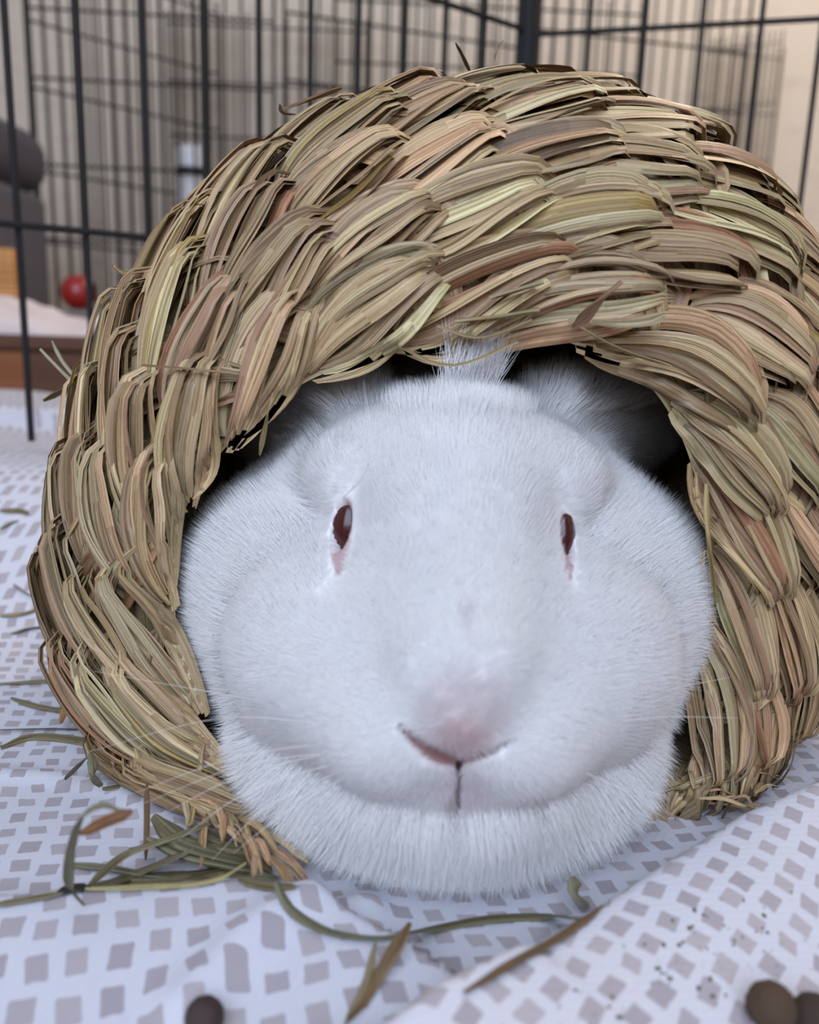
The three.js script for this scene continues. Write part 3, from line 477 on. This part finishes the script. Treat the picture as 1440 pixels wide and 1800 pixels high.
// ---------------------------------------------------------------- hay on the blanket
{
  const q = rng(45);
  const P2 = (px, py, lift = 0.0015) => { for (let h = 0.12; h > 0; h -= 0.0004) { const p = onFloor(px, py, h); if (fabricH(p.x, p.z) + lift >= h) return p; } return onFloor(px, py, 0.003); }; // the point of the blanket seen there, or a little above it
  const olive = [138, 132, 102], green = [130, 129, 102], straw = [196, 186, 136], rust = [150, 106, 66], dark = [70, 72, 62];
  const stalks = [
    [[[0, 1200], [60, 1196], [110, 1192], [150, 1180]], .0045, olive, 'olive hay blade bent up against the foot of the hut'],
    [[[20, 1225], [70, 1240], [120, 1246], [168, 1240]], .004, olive, 'flat olive hay blade tucked under the side of the hut'],
    [[[0, 1282], [90, 1280], [180, 1282]], .0016, dark, 'thin dark straight hay stem beside the hut'],
    [[[0, 1312], [50, 1294], [110, 1296], [180, 1310]], .005, olive, 'wide curling olive hay blade beside the thin dark stem'],
    [[[112, 1370, .002], [140, 1340, .012], [160, 1322, .016]], .003, green, 'short hay stem leaning up towards the hut, near the bent one'],
    [[[160, 1322, .016], [166, 1360, .01], [178, 1382, .002]], .0036, green, 'kinked green hay stem bent over near the hut'],
    [[[180, 1384], [240, 1378], [290, 1382], [340, 1400]], .004, olive, 'flattened olive hay stem lying along the sill of the hut'],
    [[[150, 1590, .001], [126, 1560, .006], [128, 1470, .03], [150, 1425, .04], [182, 1412, .042], [215, 1424, .04]], .003, green, 'tall green hay stem arching over in a hook'],
    [[[138, 1462, .03], [180, 1442, .032], [232, 1422, .034]], .004, rust, 'rust brown dry hay blade resting across the hooked stem'],
    [[[258, 1375, .016], [258, 1450, .008], [256, 1512, .001]], .002, [128, 104, 74], 'thin brown hay stem standing upright among the green blades'],
    [[[150, 1560], [220, 1500, .006], [300, 1470, .01], [370, 1445, .01]], .0032, olive, 'long olive hay stem rising from the dark seed head'],
    [[[272, 1430, .012], [320, 1470, .009], [390, 1495, .005], [470, 1515]], .009, green, 'broad grey green hay leaf pointing at the rabbit'],
    [[[160, 1555], [230, 1535], [300, 1505, .006], [340, 1490, .008]], .006, green, 'broad green hay blade lying under the tall hooked stem'],
    [[[120, 1515], [180, 1520], [240, 1530], [300, 1540]], .006, [140, 146, 126], 'pale grey green hay leaf flat on the blanket'],
    [[[200, 1545], [280, 1538], [350, 1535], [430, 1520]], .006, olive, 'wide olive hay leaf under the yellow straw'],
    [[[260, 1470, .008], [330, 1500, .006], [400, 1515, .003], [470, 1530]], .005, green, 'green hay blade crossing beneath the broad leaf'],
    [[[330, 1480, .006], [400, 1490, .005], [480, 1500]], .0045, olive, 'olive hay blade beneath the broad grey green leaf'],
    [[[150, 1560], [250, 1556], [350, 1550], [390, 1540], [432, 1515, .006]], .0028, straw, 'bright yellow straw lying along the blanket fold'],
    [[[-20, 1590], [50, 1578], [110, 1568]], .0024, olive, 'thin olive hay stem ending at the dark seed head'],
    [[[100, 1567], [125, 1558], [155, 1556]], .004, [40, 40, 40], 'black withered seed head on the fold of the blanket'],
    [[[486, 1548, .004], [510, 1592], [570, 1630], [650, 1645], [720, 1640]], .0045, green, 'long green hay blade curving under the chest of the rabbit'],
    [[[700, 1640], [770, 1628], [860, 1612], [960, 1608], [1020, 1612]], .004, green, 'long green hay blade lying before the chest, towards the diagonal fold'],
    [[[720, 1620, .006], [690, 1670, .004], [650, 1735], [612, 1790]], .004, [146, 122, 86], 'brown hay blade pointing away from the rabbit towards the front'],
    [[[660, 1655, .003], [645, 1720], [606, 1800]], .002, [168, 160, 130], 'thin pale hay stem beside the brown blade'],
    [[[815, 1742], [900, 1690], [990, 1640], [1060, 1590]], .0028, [132, 108, 76], 'long brown hay stem lying in the diagonal fold'],
    [[[1008, 1540, .01], [1016, 1570, .006], [1036, 1588]], .005, olive, 'short olive hay scrap by the chest of the rabbit'],
    [[[0, 895], [30, 896], [52, 905]], .006, [134, 126, 98], 'short dull hay scrap on the raised back of the blanket'],
    [[[0, 928], [14, 920], [32, 914]], .005, [128, 118, 96], 'small dull hay scrap next to the raised fold'],
    [[[0, 1080], [40, 1076], [68, 1068]], .005, [176, 164, 132], 'pale straw scrap beside the flank of the hut'],
    [[[20, 1112], [44, 1104], [76, 1100]], .006, olive, 'short olive hay blade poking out from behind the hut'],
    [[[24, 1026], [44, 1040], [64, 1050]], .003, [150, 140, 132], 'tiny greyish hay bit behind the flank of the hut'],
    [[[50, 1030], [66, 1028], [80, 1032]], .005, [140, 124, 98], 'tiny brown hay bit touching the flank of the hut'],
    [[[345, 1500], [410, 1530], [470, 1520]], .004, [136, 130, 102], 'olive hay blade under the rabbit beside the sill'],
    [[[390, 1525], [440, 1505], [478, 1530]], .004, [150, 140, 104], 'short straw bit close against the rabbit chest'],
    [[[300, 1552], [360, 1538], [430, 1528], [486, 1540]], .005, [136, 130, 104], 'flat olive hay leaf between the yellow straw and the rabbit'],
    [[[330, 1440, .006], [380, 1470, .005], [440, 1488, .003]], .006, [140, 134, 106], 'dull hay leaf lying against the frayed sill'],
    [[[226, 1490, .004], [300, 1482, .004], [380, 1484, .003]], .0016, [176, 176, 150], 'hair thin pale hay stem among the green blades'],
    [[[370, 1462, .004], [410, 1440, .006], [446, 1446, .004]], .003, [142, 132, 100], 'short bent hay stem by the frayed sill'],
    [[[420, 1540], [470, 1552], [520, 1556]], .005, [138, 128, 100], 'olive hay blade half under the rabbit chest'],
  ];
  for (const [pts, w, c, label] of stalks) single('hay_blade', blade(pts.map(([x, y, l]) => P2(x, y, (l ?? 0) + 0.0016)), w, toLin(c), q, 22, 0.18), grassMat, label, 'hay', 'loose hay on the blanket');
  // droppings and crumbs
  const pellet = (px, py, r, label, tint) => {
    const p = P2(px, py, 0), g = new THREE.SphereGeometry(r, 40, 28), a = g.attributes.position;
    for (let i = 0; i < a.count; i++) { const v = V(a.getX(i), a.getY(i), a.getZ(i)), k = 1 + 0.06 * N3(v.x * 500 + px, v.y * 500, v.z * 500) + 0.035 * N3(v.x * 1400, v.y * 1400 + px, v.z * 1400); a.setXYZ(i, v.x * k, v.y * k * 0.95, v.z * k); }
    g.computeVertexNormals(); single('dropping', g.translate(p.x, p.y + r * 0.85, p.z), std(lin(...tint), { roughness: 0.8 }), label, 'dropping', 'droppings on the blanket');
  };
  pellet(1352, 1800, 0.0056, 'round dark brown dropping on the fold near the crumbs', [74, 56, 40]);
  pellet(1428, 1822, 0.0056, 'blackish dropping touching the round dark brown one', [56, 42, 34]);
  pellet(360, 1812, 0.0046, 'small purplish dropping alone on the blanket, by the front crease', [62, 46, 46]);
  const crumb = new THREE.IcosahedronGeometry(0.00042, 1), n = 90, im = lit(new THREE.InstancedMesh(crumb, std(lin(96, 92, 78)), n)); im.name = 'hay_crumbs'; im.userData.kind = 'stuff';
  tag(im, 'tiny grey brown hay crumbs scattered on the front fold of the blanket', 'crumbs');
  const centres = [[1170, 1690], [1240, 1690], [1330, 1600], [1360, 1680], [1060, 1770], [1260, 1620], [1200, 1720], [1290, 1760]];
  for (let i = 0; i < n; i++) { const c = centres[Math.floor(q() * centres.length)], g1 = q() + q() - 1, g2 = q() + q() - 1, p = P2(c[0] + g1 * 90, c[1] + g2 * 50, 0.0002), s = 0.35 + q() * q() * 1.6; im.setMatrixAt(i, new THREE.Matrix4().compose(p, new THREE.Quaternion().setFromEuler(new THREE.Euler(q() * 6, q() * 6, q() * 6)), V(s, s * (0.5 + q() * 0.6), s * (0.6 + q())))); }
  scene.add(im);
}

renderer.render(scene, camera);
